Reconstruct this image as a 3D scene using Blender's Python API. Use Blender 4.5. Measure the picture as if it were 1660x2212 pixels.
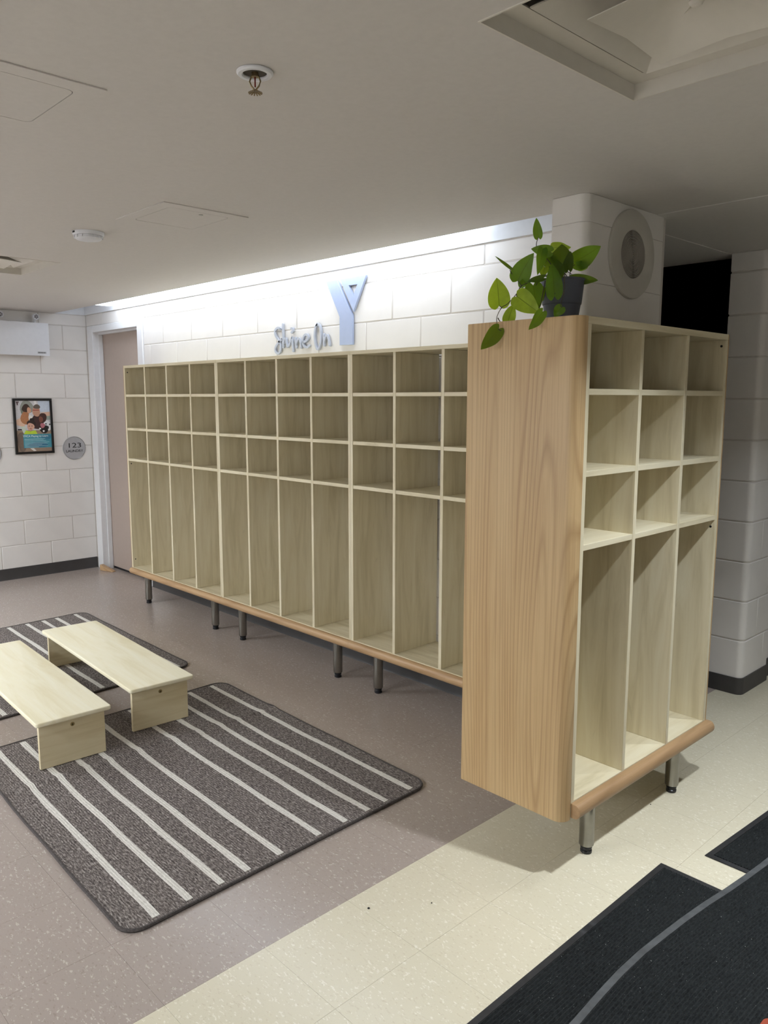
import bpy, bmesh, math, random
from mathutils import Vector, Matrix
random.seed(7)
for o in list(bpy.data.objects): bpy.data.objects.remove(o)
SC = bpy.context.scene
COL = SC.collection
# ------------------------------------------------------------------ camera
F_PX, YAW, PITCH, ROLL = 1701.84, 2.3812, 0.1425, 0.0011
CAM = Vector((5.5304, -2.6386, 1.5108))
cam = bpy.data.cameras.new('camera'); camo = bpy.data.objects.new('camera', cam); COL.objects.link(camo)
fw = Vector((math.cos(YAW)*math.cos(PITCH), math.sin(YAW)*math.cos(PITCH), -math.sin(PITCH)))
rt = Vector((math.sin(YAW), -math.cos(YAW), 0)); up = rt.cross(fw)
R_ = math.cos(ROLL)*rt+math.sin(ROLL)*up; U_ = -math.sin(ROLL)*rt+math.cos(ROLL)*up
M = Matrix((R_, U_, -fw)).transposed().to_4x4(); M.translation = CAM
camo.matrix_world = M
cam.sensor_fit = 'VERTICAL'; cam.sensor_height = 24; cam.sensor_width = 18
cam.lens = 24*F_PX/2212; cam.clip_start = 0.02; cam.clip_end = 60
SC.camera = camo
# ------------------------------------------------------------------ world, exposure, lights
w = bpy.data.worlds.new('world'); SC.world = w; w.use_nodes = True
w.node_tree.nodes['Background'].inputs[0].default_value = (0.02, 0.02, 0.022, 1)
w.node_tree.nodes['Background'].inputs[1].default_value = 0.3
SC.view_settings.view_transform = 'Standard'; SC.view_settings.look = 'None'
SC.view_settings.exposure = 0.0; SC.view_settings.gamma = 1
COVE_STRENGTH = 5.4
DOWN_POWER = (8.5, 18.0, 0.6)
FILL_STRENGTH = 46.0
WHITE_COVE = (0.80, 0.89, 1.0)
WHITE_ROOM = (0.88, 0.945, 1.0)
DOWNLIGHTS = [((5.05, 0.87), 'nearer the dark corridor'), ((5.05, -0.45), 'in front of the end cubby cabinet'), ((5.05, 2.20), 'added inside the passage as unseen fill')]  # the last lamp is added fill to brighten the passage
ZC = 2.2246
for ((x, y), _), power in zip(DOWNLIGHTS, DOWN_POWER):
    l = bpy.data.lights.new('downlight_lamp', 'AREA'); l.shape = 'DISK'; l.size = 0.09; l.energy = power
    l.color = WHITE_ROOM; l.spread = math.radians(108)
    lo = bpy.data.objects.new('downlight_lamp', l); COL.objects.link(lo); lo.location = (x, y, ZC-0.004)
# ------------------------------------------------------------------ materials
def srgb(r, g, b):
    f = lambda c: (c/255/12.92) if c/255 <= .04045 else ((c/255+.055)/1.055)**2.4
    return (f(r), f(g), f(b), 1)
def newmat(name):
    m = bpy.data.materials.new(name); m.use_nodes = True
    nt = m.node_tree; b = nt.nodes['Principled BSDF']; return m, nt, b
def node(nt, t, **k):
    n = nt.nodes.new(t)
    for a, v in k.items(): setattr(n, a, v)
    return n
def coords(nt, scale, kind='Object', rot=(0,0,0)):
    tc = node(nt, 'ShaderNodeTexCoord'); mp = node(nt, 'ShaderNodeMapping')
    mp.inputs['Scale'].default_value = scale; mp.inputs['Rotation'].default_value = rot
    nt.links.new(tc.outputs[kind], mp.inputs[0]); return mp.outputs[0]
def noise(nt, vec, scale=5, detail=4, rough=.5, dist=0):
    n = node(nt, 'ShaderNodeTexNoise'); n.inputs['Scale'].default_value = scale; n.inputs['Detail'].default_value = detail
    n.inputs['Roughness'].default_value = rough; n.inputs['Distortion'].default_value = dist
    if vec: nt.links.new(vec, n.inputs['Vector'])
    return n.outputs['Fac']
def ramp(nt, fac, stops, interp='LINEAR'):
    r = node(nt, 'ShaderNodeValToRGB'); r.color_ramp.interpolation = interp
    e = r.color_ramp.elements
    e[0].position, e[0].color = stops[0]; e[1].position, e[1].color = stops[-1]
    for p, c in stops[1:-1]:
        k = e.new(p); k.color = c
    nt.links.new(fac, r.inputs[0]); return r.outputs[0]
def mix(nt, fac, a, b, mode='MIX'):
    m = node(nt, 'ShaderNodeMix', data_type='RGBA', blend_type=mode)
    for s, v in ((0, fac), (6, a), (7, b)):
        if isinstance(v, (int, float, tuple)): m.inputs[s].default_value = v
        else: nt.links.new(v, m.inputs[s])
    return m.outputs[2]
def bump(nt, b, fac, strength=.2, dist=.002):
    n = node(nt, 'ShaderNodeBump'); n.inputs['Strength'].default_value = strength; n.inputs['Distance'].default_value = dist
    nt.links.new(fac, n.inputs['Height']); nt.links.new(n.outputs[0], b.inputs['Normal'])
def plain(name, rgb, rough=.5, metal=0, var=.05, nscale=30, bmp=0, bdist=.001):
    m, nt, b = newmat(name); c = srgb(*rgb)
    v = coords(nt, (1, 1, 1)); n = noise(nt, v, nscale, 3)
    lo = tuple(x*(1-var) for x in c[:3])+(1,); hi = tuple(min(1, x*(1+var)) for x in c[:3])+(1,)
    nt.links.new(ramp(nt, n, [(.3, lo), (.7, hi)]), b.inputs['Base Color'])
    b.inputs['Roughness'].default_value = rough; b.inputs['Metallic'].default_value = metal
    if bmp: bump(nt, b, n, bmp, bdist)
    return m
def emit(name, rgb, s):
    m, nt, b = newmat(name); b.inputs['Base Color'].default_value = (.8, .8, .8, 1)
    b.inputs['Emission Color'].default_value = (*rgb, 1); b.inputs['Emission Strength'].default_value = s; return m
def laminate(name, axis, base, dark, light, smudge=.35):
    """pale maple-like laminate with the faint grain running along axis"""
    m, nt, b = newmat(name)
    s = [9, 9, 9]; s['xyz'.index(axis)] = .9
    v = coords(nt, tuple(s)); g = noise(nt, v, 2.2, 6, .6, .6)
    s2 = [60, 60, 60]; s2['xyz'.index(axis)] = 2.5
    g2 = noise(nt, coords(nt, tuple(s2)), 1.5, 3, .6)
    s3 = [4.5, 4.5, 4.5]; s3['xyz'.index(axis)] = 1.6
    g3 = noise(nt, coords(nt, tuple(s3)), 2.0, 5, .65, 1.0)
    c = ramp(nt, g, [(.3, srgb(*dark)), (.5, srgb(*base)), (.72, srgb(*light))])
    c = mix(nt, mixfac(nt, g2, .10), c, srgb(*dark))
    kn = ramp(nt, g3, [(.66, (0, 0, 0, 1)), (.80, (1, 1, 1, 1))])
    c = mix(nt, mixfac(nt, kn, smudge), c, srgb(*[int(k*.72) for k in dark]))
    nt.links.new(c, b.inputs['Base Color']); b.inputs['Roughness'].default_value = .48
    return m
def mixfac(nt, f, k):
    n = node(nt, 'ShaderNodeMath', operation='MULTIPLY'); nt.links.new(f, n.inputs[0]); n.inputs[1].default_value = k
    return n.outputs[0]
def oak(name, axis, base, dark, light, cathedral=True, off=0.0):
    m, nt, b = newmat(name)
    i = 'xyz'.index(axis)
    s = [1, 1, 1]; s[i] = .075
    tc = node(nt, 'ShaderNodeTexCoord'); mp = node(nt, 'ShaderNodeMapping'); mp.inputs['Scale'].default_value = tuple(s)
    mp.inputs['Location'].default_value = (off, off, off)
    nt.links.new(tc.outputs['Object'], mp.inputs[0]); v = mp.outputs[0]
    # growth rings: a slow field cut into many thin contour lines -> cathedral figure
    f = noise(nt, v, 4.2, 1.2, .4, .10)
    k = node(nt, 'ShaderNodeMath', operation='MULTIPLY'); nt.links.new(f, k.inputs[0]); k.inputs[1].default_value = 34 if cathedral else 16
    fr = node(nt, 'ShaderNodeMath', operation='FRACT'); nt.links.new(k.outputs[0], fr.inputs[0])
    ring = ramp(nt, fr.outputs[0], [(0, (.25, .25, .25, 1)), (.25, (.9, .9, .9, 1)), (.8, (.75, .75, .75, 1)), (1, (.25, .25, .25, 1))])
    s2 = [150, 150, 150]; s2[i] = 2.2
    pores = noise(nt, coords(nt, tuple(s2)), 1.6, 3, .7)
    s3 = [5, 5, 5]; s3[i] = .5
    broad = noise(nt, coords(nt, tuple(s3)), 2, 3, .5)
    c = mix(nt, ring, srgb(*dark), srgb(*base))
    c = mix(nt, mixfac(nt, ramp(nt, pores, [(.36, (1, 1, 1, 1)), (.56, (0, 0, 0, 1))]), .42), c, srgb(*dark))
    c = mix(nt, mixfac(nt, ramp(nt, broad, [(.4, (0, 0, 0, 1)), (.7, (1, 1, 1, 1))]), .45), c, srgb(*light))
    nt.links.new(c, b.inputs['Base Color']); b.inputs['Roughness'].default_value = .42
    bump(nt, b, pores, .12, .0006)
    return m
def wcoords(nt, scale, rz=0):
    g = node(nt, 'ShaderNodeNewGeometry'); mp = node(nt, 'ShaderNodeMapping')
    mp.inputs['Scale'].default_value = scale; mp.inputs['Rotation'].default_value = (0, 0, rz); mp.inputs['Location'].default_value = (3.3, 1.7, .43)
    nt.links.new(g.outputs['Position'], mp.inputs[0]); return mp.outputs[0]
def vct(name, base, fleck_l, fleck_d):
    """vinyl composition tile: short chips drawn out one way, glossy wax"""
    m, nt, b = newmat(name)
    v = wcoords(nt, (75, 150, 100), .35); n = noise(nt, v, 1.0, 2.0, .55, .25)
    v2 = wcoords(nt, (80, 165, 100), -.1); n2 = noise(nt, v2, 1.0, 2.0, .55, .25)
    n3 = noise(nt, wcoords(nt, (3, 3, 3)), 1.0, 3, .5)
    c = mix(nt, ramp(nt, n, [(.62, (0, 0, 0, 1)), (.67, (.8, .8, .8, 1))]), srgb(*base), srgb(*fleck_l))
    c = mix(nt, ramp(nt, n2, [(.60, (0, 0, 0, 1)), (.70, (.6, .6, .6, 1))]), c, srgb(*fleck_d))
    c = mix(nt, mixfac(nt, n3, .03), c, srgb(*fleck_d))
    nt.links.new(c, b.inputs['Base Color'])
    wear = noise(nt, wcoords(nt, (7, 7, 7)), 1.0, 5, .65, .5)
    r = node(nt, 'ShaderNodeMapRange'); r.inputs['From Min'].default_value = .3; r.inputs['From Max'].default_value = .7
    r.inputs['To Min'].default_value = .25; r.inputs['To Max'].default_value = .265
    nt.links.new(wear, r.inputs[0]); nt.links.new(r.outputs[0], b.inputs['Roughness'])
    b.inputs['Specular IOR Level'].default_value = .55
    return m
def rugmat(name, c1, c2, c3, strength=.6):
    m, nt, b = newmat(name)
    v = coords(nt, (60, 230, 100)); n = noise(nt, v, 1.0, 3, .75, .3)
    c = ramp(nt, n, [(.30, srgb(*c1)), (.50, srgb(*c2)), (.70, srgb(*c3))])
    nt.links.new(c, b.inputs['Base Color']); b.inputs['Roughness'].default_value = .95
    b.inputs['Specular IOR Level'].default_value = .1
    wv = node(nt, 'ShaderNodeTexWave', wave_type='BANDS', bands_direction='Y'); wv.inputs['Scale'].default_value = 34
    wv.inputs['Distortion'].default_value = 1.2; wv.inputs['Detail'].default_value = 2
    nt.links.new(coords(nt, (1, 1, 1)), wv.inputs['Vector'])
    ad = node(nt, 'ShaderNodeMath', operation='ADD'); nt.links.new(n, ad.inputs[0]); nt.links.new(mixfac(nt, wv.outputs['Fac'], .4), ad.inputs[1])
    bump(nt, b, ad.outputs[0], strength, .004)
    return m
def leafmat(name, base, vein):
    m, nt, b = newmat(name)
    tc = node(nt, 'ShaderNodeTexCoord'); sp = node(nt, 'ShaderNodeSeparateXYZ'); nt.links.new(tc.outputs['UV'], sp.inputs[0])
    a = node(nt, 'ShaderNodeMath', operation='SUBTRACT'); nt.links.new(sp.outputs[0], a.inputs[0]); a.inputs[1].default_value = .5
    ab = node(nt, 'ShaderNodeMath', operation='ABSOLUTE'); nt.links.new(a.outputs[0], ab.inputs[0])
    mid = ramp(nt, ab.outputs[0], [(.012, (1, 1, 1, 1)), (.03, (0, 0, 0, 1))])
    n = noise(nt, coords(nt, (1, 1, 1)), 28, 3)
    dk = tuple(x*.7 for x in srgb(*base)[:3])+(1,)
    c = ramp(nt, n, [(.35, dk), (.65, srgb(*base))]); c = mix(nt, mixfac(nt, mid, .8), c, srgb(*vein))
    nt.links.new(c, b.inputs['Base Color']); b.inputs['Roughness'].default_value = .4
    tr = node(nt, 'ShaderNodeBsdfTranslucent')
    br = mix(nt, .5, c, srgb(190, 225, 40)); nt.links.new(br, tr.inputs[0])
    ms = node(nt, 'ShaderNodeMixShader'); ms.inputs[0].default_value = .55
    nt.links.new(b.outputs[0], ms.inputs[1]); nt.links.new(tr.outputs[0], ms.inputs[2])
    nt.links.new(ms.outputs[0], nt.nodes['Material Output'].inputs[0]); return m
def blockmat(name, rgb):
    m, nt, b = newmat(name); c = srgb(*rgb)
    n = noise(nt, coords(nt, (1, 1, 1)), 110, 4, .65); n2 = noise(nt, coords(nt, (1, 1, 1)), 6, 3, .5)
    nt.links.new(ramp(nt, n2, [(.3, tuple(x*.95 for x in c[:3])+(1,)), (.7, c)]), b.inputs['Base Color'])
    b.inputs['Roughness'].default_value = .42; bump(nt, b, n, .22, .0012); return m
LAM = {a: laminate('pale_laminate_'+a, a, (223, 212, 182), (203, 191, 158), (233, 225, 199)) for a in 'xyz'}
OAK_Z = oak('oak_panel', 'z', (202, 171, 126), (160, 127, 86), (214, 188, 144))
OAK_X = oak('oak_rail_long', 'x', (196, 162, 122), (164, 128, 90), (208, 178, 140), False)
OAK_Y = oak('oak_rail_end', 'y', (176, 142, 104), (142, 110, 76), (192, 158, 120), False)
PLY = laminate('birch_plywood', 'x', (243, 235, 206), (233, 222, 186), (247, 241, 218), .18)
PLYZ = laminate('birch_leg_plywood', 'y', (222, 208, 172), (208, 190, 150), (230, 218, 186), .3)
BLOCK = blockmat('painted_block', (231, 227, 223))
MORTAR = plain('painted_mortar', (206, 200, 194), .6, var=.04)
PAINTW = plain('white_trim_paint', (226, 226, 228), .35, var=.02)
CEIL = plain('ceiling_paint', (210, 206, 202), .75, var=.02, nscale=60, bmp=.08)
CEIL2 = plain('ceiling_paint_corridor', (150, 146, 138), .8, var=.03)
COVEW = plain('cove_white_paint', (228, 230, 234), .6, var=.02)
TAUPE = vct('taupe_tile', (168, 155, 147), (200, 190, 182), (148, 134, 126))
BEIGE = vct('cream_tile', (215, 207, 184), (234, 228, 212), (200, 188, 164))
GROUT = plain('tile_joint', (118, 108, 98), .8)
VINYL = plain('dark_vinyl_base', (62, 60, 60), .45, var=.1, nscale=12)
DOORM = plain('door_greige_paint', (176, 160, 149), .4, var=.02)
STEEL = plain('brushed_steel', (150, 148, 142), .28, 1, var=.12, nscale=14)
BLACKP = plain('black_plastic', (22, 23, 28), .35)
BLACKF = plain('black_frame', (14, 14, 14), .35)
WHITEP = plain('white_enamel', (224, 226, 232), .35, var=.015)
DIFF = plain('diffuser_enamel', (214, 209, 200), .5, var=.02)
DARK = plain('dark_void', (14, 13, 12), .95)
RUG = rugmat('grey_rug_pile', (54, 49, 48), (112, 104, 100), (184, 176, 170))
STRIPE = rugmat('cream_rug_pile', (188, 184, 176), (214, 210, 202), (232, 228, 222), .4)
BIND = plain('rug_binding', (74, 68, 66), .9, var=.35, nscale=160, bmp=.5)
POT = plain('grey_plastic_pot', (74, 78, 90), .5, var=.04)
SOIL = plain('potting_soil', (46, 36, 28), .95, var=.4, nscale=90, bmp=.8)
STEM = plain('brown_stem', (66, 58, 38), .6, var=.2)
LEAFM = [leafmat('leaf_dark_green_shaded', (34, 66, 26), (20, 40, 16)), leafmat('leaf_green', (82, 126, 40), (34, 60, 20)), leafmat('leaf_lime_backlit', (176, 200, 58), (78, 98, 22))]  # lime and dark greens partly carry painted backlight and shade
LOGO = plain('pale_blue_acrylic', (172, 184, 212), .3, .1, var=.02)
LETTER = plain('silver_acrylic', (186, 191, 203), .35, .1, var=.02)
SIGNM = plain('silver_sign', (176, 176, 179), .45, .15, var=.03)
INK = plain('black_ink', (20, 20, 22), .5)
BRASS = plain('brass_screw', (160, 140, 96), .3, 1)
BRONZE = plain('sprinkler_bronze', (150, 132, 100), .3, 1)
RED = plain('glass_bulb_red', (110, 20, 16), .15)
ORANGE = plain('orange_rubber', (150, 64, 40), .6)
def matpile():
    m, nt, b = newmat('black_mat_pile')
    n = noise(nt, coords(nt, (150, 60, 60)), 1.6, 3, .8)
    n2 = noise(nt, coords(nt, (1, 1, 1)), 230, 1, .5); n3 = noise(nt, coords(nt, (1, 1, 1)), 4, 3, .6)
    c = ramp(nt, n, [(.35, srgb(8, 9, 10)), (.65, srgb(40, 43, 44))])
    c = mix(nt, mixfac(nt, n3, .35), c, srgb(58, 60, 60))
    c = mix(nt, ramp(nt, n2, [(.755, (0, 0, 0, 1)), (.80, (1, 1, 1, 1))]), c, srgb(150, 155, 150))
    nt.links.new(c, b.inputs['Base Color']); b.inputs['Roughness'].default_value = .95; b.inputs['Specular IOR Level'].default_value = .15
    bump(nt, b, n, .5, .003); return m
PILE = matpile()
RUBBER = plain('mat_rubber_edge', (38, 38, 40), .6, var=.3, nscale=25)
RUBBERL = plain('mat_rubber_edge_worn', (76, 78, 80), .6, var=.25, nscale=30)
LENS = emit('cove_lens', WHITE_COVE, COVE_STRENGTH)
FILL = emit('fill_light_lens', WHITE_ROOM, FILL_STRENGTH)
CANL = emit('downlight_lens', WHITE_ROOM, 6)
# ------------------------------------------------------------------ mesh helpers
class MB:
    def __init__(s): s.bm = bmesh.new(); s.uv = None
    def box(s, x0, x1, y0, y1, z0, z1, bev=0, seg=1, M=None):
        r = bmesh.ops.create_cube(s.bm, size=1)
        vs = r['verts']
        for v in vs: v.co = Vector(((x0+x1)/2+v.co.x*(x1-x0), (y0+y1)/2+v.co.y*(y1-y0), (z0+z1)/2+v.co.z*(z1-z0)))
        if bev:
            es = {e for v in vs for e in v.link_edges}
            rr = bmesh.ops.bevel(s.bm, geom=list(es), offset=bev, segments=seg, profile=.6, affect='EDGES')
            vs = list({v for f in rr['faces'] for v in f.verts} | {v for v in vs if v.is_valid})
        if M:
            for v in vs: v.co = M @ v.co
        return s
    def prism(s, pts, axis, a0, a1, bev=0, seg=2, holes=None):
        """extrude a 2D outline along an axis. pts are (u,v): axis x->(y,z), y->(x,z), z->(x,y)"""
        def P(u, v, a): return {'x': (a, u, v), 'y': (u, a, v), 'z': (u, v, a)}[axis]
        n = len(pts)
        A = [s.bm.verts.new(P(u, v, a0)) for u, v in pts]; B = [s.bm.verts.new(P(u, v, a1)) for u, v in pts]
        fs = [s.bm.faces.new(A[::-1]), s.bm.faces.new(B)]
        for i in range(n): fs.append(s.bm.faces.new((A[i], A[(i+1) % n], B[(i+1) % n], B[i])))
        bmesh.ops.recalc_face_normals(s.bm, faces=fs)
        if bev:
            es = set(fs[0].edges) | set(fs[1].edges)
            bmesh.ops.bevel(s.bm, geom=list(es), offset=bev, segments=seg, profile=.6, affect='EDGES')
        return s
    def lathe(s, prof, n=32, M=None, cap=True):
        """prof = [(r,z)...] around z"""
        rings = []
        for r, z in prof:
            ring = [Vector((r*math.cos(2*math.pi*i/n), r*math.sin(2*math.pi*i/n), z)) for i in range(n)]
            rings.append([s.bm.verts.new((M @ v) if M else v) for v in ring])
        fs = []
        for a, b in zip(rings, rings[1:]):
            for i in range(n): fs.append(s.bm.faces.new((a[i], a[(i+1) % n], b[(i+1) % n], b[i])))
        if cap:
            fs.append(s.bm.faces.new(rings[0][::-1])); fs.append(s.bm.faces.new(rings[-1]))
        for f in fs: f.smooth = True
        return s
    def tube(s, pts, r, n=8, closed=False):
        pts = [Vector(p) for p in pts]; rings = []; m = len(pts)
        for i, p in enumerate(pts):
            a = pts[(i-1) % m] if (closed or i) else p; b = pts[(i+1) % m] if (closed or i < m-1) else p
            t = (b-a).normalized(); h = Vector((0, 0, 1)) if abs(t.z) < .9 else Vector((1, 0, 0))
            u = t.cross(h).normalized(); v = t.cross(u)
            rr = r(i/(m-1)) if callable(r) else r
            rings.append([s.bm.verts.new(p+rr*(math.cos(2*math.pi*k/n)*u+math.sin(2*math.pi*k/n)*v)) for k in range(n)])
        pairs = list(zip(rings, rings[1:]))+([(rings[-1], rings[0])] if closed else [])
        for a, b in pairs:
            for k in range(n): s.bm.faces.new((a[k], a[(k+1) % n], b[(k+1) % n], b[k])).smooth = True
        if not closed: s.bm.faces.new(rings[0][::-1]); s.bm.faces.new(rings[-1])
        return s
    def mesh(s, name, mat, smooth=False):
        me = bpy.data.meshes.new(name); bmesh.ops.recalc_face_normals(s.bm, faces=s.bm.faces[:])
        s.bm.to_mesh(me); s.bm.free(); me.materials.append(mat)
        me.set_sharp_from_angle(angle=math.radians(38))
        if smooth:
            for p in me.polygons: p.use_smooth = True
        return me
    def build(s, name, mat, parent=None, label=None, world=True, smooth=False, kind=None):
        if parent is not None and world:
            off = parent_world(parent)
            for v in s.bm.verts: v.co -= off
        me = s.mesh(name, mat, smooth)
        o = bpy.data.objects.new(name, me); COL.objects.link(o)
        if parent is not None: o.parent = parent
        if label: o['label'] = label
        if kind: o['kind'] = kind
        return o
def parent_world(p):
    v = Vector(p.location); q = p.parent
    while q: v += Vector(q.location); q = q.parent
    return v
def thing(name, loc, label=None, cat=None, group=None, rz=0, kind=None):
    o = bpy.data.objects.new(name, None); COL.objects.link(o); o.location = loc; o.rotation_euler = (0, 0, rz)
    o.empty_display_size = .05
    return tag(o, label, cat, group, kind)
def tag(o, label=None, cat=None, group=None, kind=None):
    if label: o['label'] = label
    if cat: o['category'] = cat
    if group: o['group'] = group
    if kind: o['kind'] = kind
    return o
def addmesh(name, me, parent, loc=(0, 0, 0), rot=(0, 0, 0)):
    o = bpy.data.objects.new(name, me); COL.objects.link(o); o.parent = parent; o.location = loc; o.rotation_euler = rot; return o
def textmesh(name, body, size, mat, parent, loc, rot, extrude=.0005, width=None):
    cu = bpy.data.curves.new(name, 'FONT'); cu.body = body; cu.size = size; cu.extrude = extrude
    cu.align_x = 'CENTER'; cu.align_y = 'CENTER'
    t = bpy.data.objects.new(name, cu); COL.objects.link(t)
    bpy.context.view_layer.update()
    me = bpy.data.meshes.new_from_object(t.evaluated_get(bpy.context.evaluated_depsgraph_get()))
    bpy.data.objects.remove(t); me.materials.clear(); me.materials.append(mat)
    if width:
        xs = [v.co.x for v in me.vertices]; k = width/(max(xs)-min(xs))
        for v in me.vertices: v.co.x *= k
    return addmesh(name, me, parent, loc, rot)
def bullnose(a0, b0, a1, b1, r, corners, n=8):
    """rectangle outline in 2D with chosen corners rounded: corners set of 'a0b0' etc"""
    pts = []
    for (cx, cy, sx, sy, key, st) in ((a0, b0, 1, 1, '00', 180), (a1, b0, -1, 1, '10', 270), (a1, b1, -1, -1, '11', 0), (a0, b1, 1, -1, '01', 90)):
        if key in corners:
            for k in range(n+1):
                t = math.radians(st+90*k/n); pts.append((cx+sx*r+r*math.cos(t), cy+sy*r+r*math.sin(t)))
        else: pts.append((cx, cy))
    return pts
# ------------------------------------------------------------------ dimensions
XL, YW = -1.342, .315
YSLOT = .042
XR, YB = 7.4, -8.0
COLX0, COLX1, COLY0, COLY1 = 3.796, 3.94, -.15, .425
COURSE = .2048; TOPJ = 2.1285; BLK = .411
XB = 3.857; TILE = .3048; TY0 = -1.503
# ------------------------------------------------------------------ floor of tiles
floor = MB().box(-3.2, XR+.3, YB-.3, 6.2, -.08, -.0035).build('floor', GROUT); tag(floor, kind='structure')
tile_me = {}
def tmesh(key, mat):
    if key not in tile_me:
        tile_me[key] = MB().box(-TILE/2+.0003, TILE/2-.0003, -TILE/2+.0003, TILE/2-.0003, -.003, 0).mesh('floor_tile', mat)
    return tile_me[key]
def inview(x, y, z=0, m=.12):
    d = Vector((x, y, z))-CAM; k = d.dot(fw)
    if k < .1: return None
    u = F_PX*d.dot(R_)/k/830; v = F_PX*d.dot(U_)/k/1106
    return k if abs(u) < 1+m and abs(v) < 1+m else None
cells = []
i0 = -23; i1 = 12
for i in range(i0, i1):
    for j in range(-11, 25):
        cx = XB+(i+.5)*TILE; cy = TY0+(j+.5)*TILE
        if cx > XR+.2 or cx < -3.0 or cy > 6 or cy < YB-.2: continue
        if cy > .45 and cx < 3.5 and cy < 1: pass
        k = inview(cx, cy); cells.append((0 if k else 1, k or 99, i, cx, cy))
cells.sort(key=lambda c: (c[0], c[1]))
near = cells[:290]; rest = cells[290:]
for _, _, i, cx, cy in near:
    addmesh('floor_tile', tmesh('t' if i < 0 else 'b', TAUPE if i < 0 else BEIGE), floor, (cx, cy, 0))
for nm, mt, sel in (('outer_tiles', TAUPE, lambda i: i < 0), ('outer_cream_tiles', BEIGE, lambda i: i >= 0)):
    mb = MB()
    for _, _, i, cx, cy in rest:
        if sel(i): mb.box(cx-TILE/2+.0003, cx+TILE/2-.0003, cy-TILE/2+.0003, cy+TILE/2-.0003, -.003, 0)
    o = mb.build(nm, mt, floor); o['kind'] = 'stuff'
# ------------------------------------------------------------------ block walls
blk_cache = {}
def block(parent, plane, a0, a1, z0, z1, at, sgn):
    """one painted concrete block; plane 'x' faces +x at x=at, plane 'y' faces -y (sgn -1) at y=at"""
    wdt = round(a1-a0-.006, 3); h = round(z1-z0-.006, 3)
    if wdt < .015 or h < .015: return
    key = (plane, sgn, wdt, h)
    if key not in blk_cache:
        d = .05; mb = MB()
        if plane == 'x': mb.box(*( (-d, 0) if sgn > 0 else (0, d)), -wdt/2, wdt/2, -h/2, h/2, .0025, 1)
        else: mb.box(-wdt/2, wdt/2, *((0, d) if sgn < 0 else (-d, 0)), -h/2, h/2, .0025, 1)
        blk_cache[key] = mb.mesh('block', BLOCK)
    j = random.uniform(-.0006, .0006); c = (a0+a1)/2; zc = (z0+z1)/2
    addmesh('block', blk_cache[key], parent, ((at+j, c, zc) if plane == 'x' else (c, at+j, zc)))
def courses(ztop=ZC, zbot=0.0):
    out = []; z = TOPJ
    if ztop > TOPJ: out.append((TOPJ, ztop, 0))
    k = 1
    while z > zbot:
        out.append((max(z-COURSE, zbot), min(z, ztop), k)); z -= COURSE; k += 1
    return out
def blockwall(parent, plane, lo, hi, at, sgn, phase0, phase1, hole=None, ztop=ZC):
    for z0, z1, k in courses(ztop):
        ph = phase0 if k % 2 == 0 else phase1
        n = math.floor((lo-ph)/BLK); edges = []
        e = ph+n*BLK
        while e < hi:
            a, b = max(e, lo), min(e+BLK, hi); e += BLK
            if b-a < .02: continue
            if hole and z0 < hole[2]-.02:
                if a >= hole[0]-.01 and b <= hole[1]+.01: continue
                if a < hole[0] < b: block(parent, plane, a, hole[0], z0, z1, at, sgn)
                if a < hole[1] < b: block(parent, plane, hole[1], b, z0, z1, at, sgn)
                if a < hole[1] and b > hole[0]: continue
            block(parent, plane, a, b, z0, z1, at, sgn)
DOOR = (-1.30, -.292, 2.128)
# left wall
wl = MB().box(XL-.16, XL-.002, YB, YW+.2, 0, 2.6).build('wall_left', MORTAR); tag(wl, kind='structure')
blockwall(wl, 'x', -2.9, YW, XL, 1, -.09-8*BLK, .105-8*BLK)
mb = MB()
for z0, z1, k in courses():
    e = -2.9-.2*(k % 2)
    while e > YB:
        mb.box(XL-.05, XL, max(e-BLK, YB)+.0045, min(e, -2.9)-.0045, z0+.0045, z1-.0045); e -= BLK
mb.build('far_blocks', BLOCK, wl, kind='stuff')
# long back wall with the door opening
bw = MB()
bw.box(DOOR[1], COLX0+.02, YW+.002, COLY1, 0, 2.6)
bw.box(XL-.1, DOOR[0], YW+.002, COLY1+.0, 0, 2.6)
bw.box(DOOR[0], DOOR[1], YW+.002, COLY1, DOOR[2], 2.6)
bw = bw.build('wall_back', MORTAR); tag(bw, kind='structure')
blockwall(bw, 'y', XL, COLX0, YW, -1, 3.104-12*BLK, 3.104+BLK/2-14*BLK+.0, DOOR)
# hallway side of that wall
# pillar that ends the wall
pil = MB().prism(bullnose(COLX0+.003, COLY0+.003, COLX1-.003, COLY1-.003, .030, {'10'}), 'z', 0, ZC+.3).build('wall_pillar', MORTAR, smooth=False)
tag(pil, kind='structure')
for z0, z1, k in courses():
    if z1-z0 < .02: continue
    MB().prism(bullnose(COLX0, COLY0, COLX1, COLY1, .032, {'10', '11'}, 6), 'z', z0+.0008, z1-.0008, .0012, 1).build('block', BLOCK, pil)
# far pier beyond the passage
PX0, PX1, PY0, PY1 = 3.80, 3.98, 1.37, 1.70
pier = MB().prism(bullnose(PX0+.003, PY0+.003, PX1-.003, PY1, .030, {'10'}), 'z', 0, ZC+.3).build('wall_pier', MORTAR); tag(pier, kind='structure')
for z0, z1, k in courses():
    s = PY0+.155 if k % 2 else PY0+.26
    MB().prism(bullnose(PX0, PY0, PX1, s-.0022, .034, {'10'}, 6), 'z', z0+.0035, z1-.0035, .003, 1).build('block', BLOCK, pier)
    MB().box(PX0, PX1, s+.0022, PY1, z0+.0035, z1-.0035, .003).build('block', BLOCK, pier)
wf = MB().box(3.80, 3.952, 1.702, 4.4, 0, ZC+.3).build('wall_passage', MORTAR); tag(wf, kind='structure')
blockwall(wf, 'x', 1.702, 4.4, 3.955, 1, 1.9, 1.9-BLK/2)
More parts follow.
